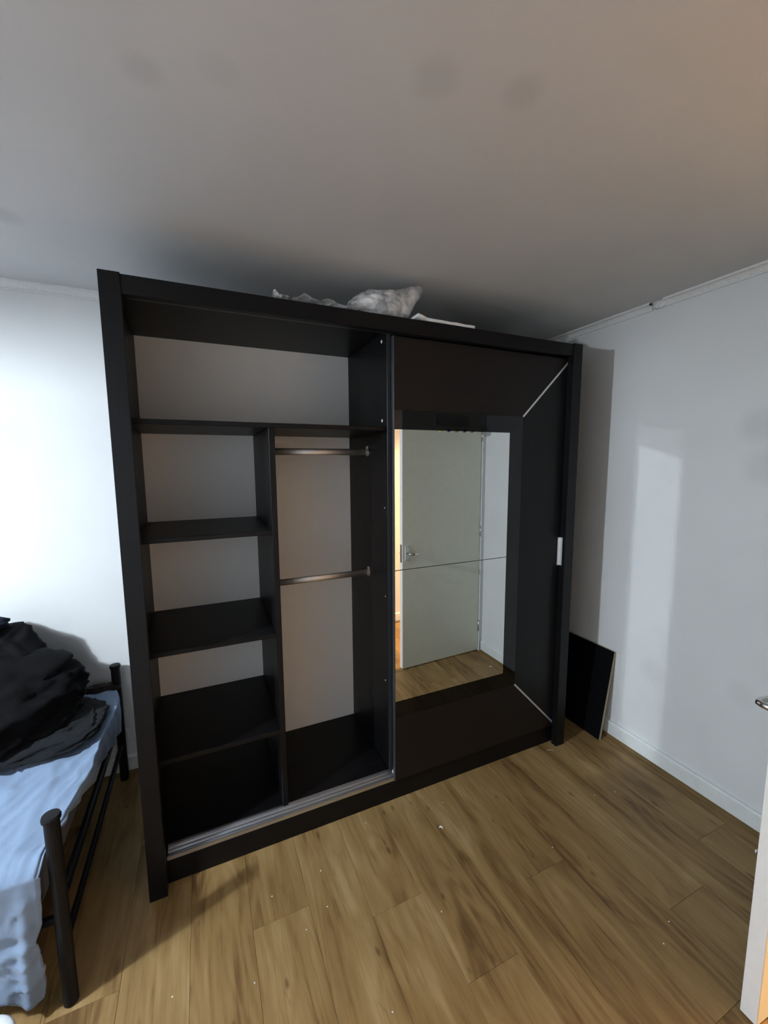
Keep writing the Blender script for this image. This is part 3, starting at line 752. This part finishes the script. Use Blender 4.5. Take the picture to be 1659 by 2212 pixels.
heap('black_duvet', (-0.66, 0.475, 0.60), (0.36, 0.27, 0.185), 3.1, M['blackcloth'], 'black bundled bedding heaped on the bed against the wall', 'bedding', 0.16, 0.07, 3.0,
     pulls=[((0.9, 0.35, 0.12), (0.055, 0.0, 0.0), 4), ((0.55, 0.2, 0.75), (0.05, 0.03, 0.03), 6)], zmin=0.497)
heap('black_jacket', (-0.66, 0.60, 0.79), (0.19, 0.13, 0.125), 8.4, M['blackshell'], 'black jacket with a pointed corner lying on top of the heaped bedding', 'jacket', 0.15, 0.06, 2.6,
     pulls=[((0.72, 0.0, 0.66), (0.055, 0.0, 0.045), 14), ((0.95, -0.1, -0.3), (0.09, 0.0, -0.03), 4)])
heap('navy_garment', (-0.635, 0.56, 0.935), (0.10, 0.09, 0.055), 5.7, M['navycloth'], 'dark navy garment, topmost in the clothes heap at the left edge', 'clothing', 0.2, 0.08, 3.0,
     pulls=[((1, 0, 0.1), (0.03, 0, 0.0), 8)])
heap('fleece_blanket', (-0.46, 0.445, 0.512), (0.262, 0.225, 0.030), 11.3, M['fleece'], 'charcoal fuzzy fleece blanket spread on the sheet beside the black heap', 'blanket', 0.07, 0.10, 1.5, zmin=0.494,
     pulls=[((0.8, -0.6, 0), (0.03, -0.02, 0), 8)])
heap('brown_garment', (-0.245, 0.715, 0.497), (0.075, 0.03, 0.03), 2.2, M['redcloth'], 'small dark brown garment between the bed and the wall beside the far post', 'clothing', 0.2, 0.1, 3.0)

# white tub below the hem
tub = thing('white_tub', (-0.336, -0.335, 0.0), 'small white round tub on the floor under the hanging sheet', 'tub')
bm = bmesh.new(); add_lathe(bm, [(0, 0), (0.062, 0), (0.066, 0.004), (0.070, 0.100), (0.068, 0.104), (0, 0.104)], 32); finish('body', bm, M['whiteplastic'], tub, smooth=False)
bm = bmesh.new(); add_lathe(bm, [(0.0, 0.1045), (0.072, 0.1045), (0.073, 0.116), (0.066, 0.124), (0.05, 0.127), (0, 0.128)], 32); finish('lid', bm, M['whiteplastic'], tub, smooth=True)

# ================================================================== CRUMBS ON THE FLOOR
crumb_me = []
for s in range(4):
    bm = bmesh.new(); bmesh.ops.create_icosphere(bm, subdivisions=1, radius=1.0)
    for v in bm.verts: v.co = Vector((v.co.x*0.0028, v.co.y*0.0022, v.co.z*0.0014))*(1+0.5*noise.noise(v.co*2+Vector((s*7, 0, 0))))
    me = bpy.data.meshes.new('packing_crumb'); bm.to_mesh(me); bm.free(); me.materials.append(M['foam']); crumb_me.append(me)
for i, (x, y) in enumerate([(0.405, -0.158), (0.592, -0.14), (0.579, -0.275), (0.494, -0.316), (0.317, -0.393), (0.09, -0.326), (0.829, -0.014), (1.194, -0.061), (0.94, -0.457), (0.67, -0.625),
                            (1.633, -0.805), (1.55, -0.839), (1.482, -0.438), (1.977, -0.35), (1.87, -0.323)]):
    o = bpy.data.objects.new('packing_crumb', crumb_me[i % 4]); o.location = (x, y, 0.0014); o.rotation_euler = (0, 0, i*1.3)
    link(o); tag(o, 'tiny white packing crumb scattered on the laminate floor', 'crumb', 'packing crumbs on the floor')
def curl(name, c, pts, r, mat, label):
    bm = bmesh.new(); add_tube(bm, pts, r, 8); o = finish(name, bm, mat, None, c, smooth=True); return tag(o, label, 'scrap')
curl('foam_flake', (1.115, -0.174, 0.0035), [(-0.006, 0.004, 0), (0, 0.006, 0.001), (0.006, 0.002, 0.0005), (0.006, -0.006, 0)], [0.002, 0.0035, 0.0035, 0.002], M['foam'], 'largest white foam flake on the floor in front of the mirrored door')
curl('wood_sliver', (1.915, -0.010, 0.0025), [(-0.016, 0.010, 0), (-0.006, 0.004, 0.001), (0.006, -0.001, 0.001), (0.016, -0.012, 0)], [0.001, 0.0022, 0.0022, 0.001], M['chip'], 'pale curved sliver on the floor by the right wardrobe post')
curl('paper_scrap', (2.216, -0.793, 0.003), [(-0.012, 0, 0), (0, 0.003, 0.002), (0.013, 0.001, 0)], [0.002, 0.004, 0.002], M['foam'], 'small white paper scrap on the floor by the right baseboard')
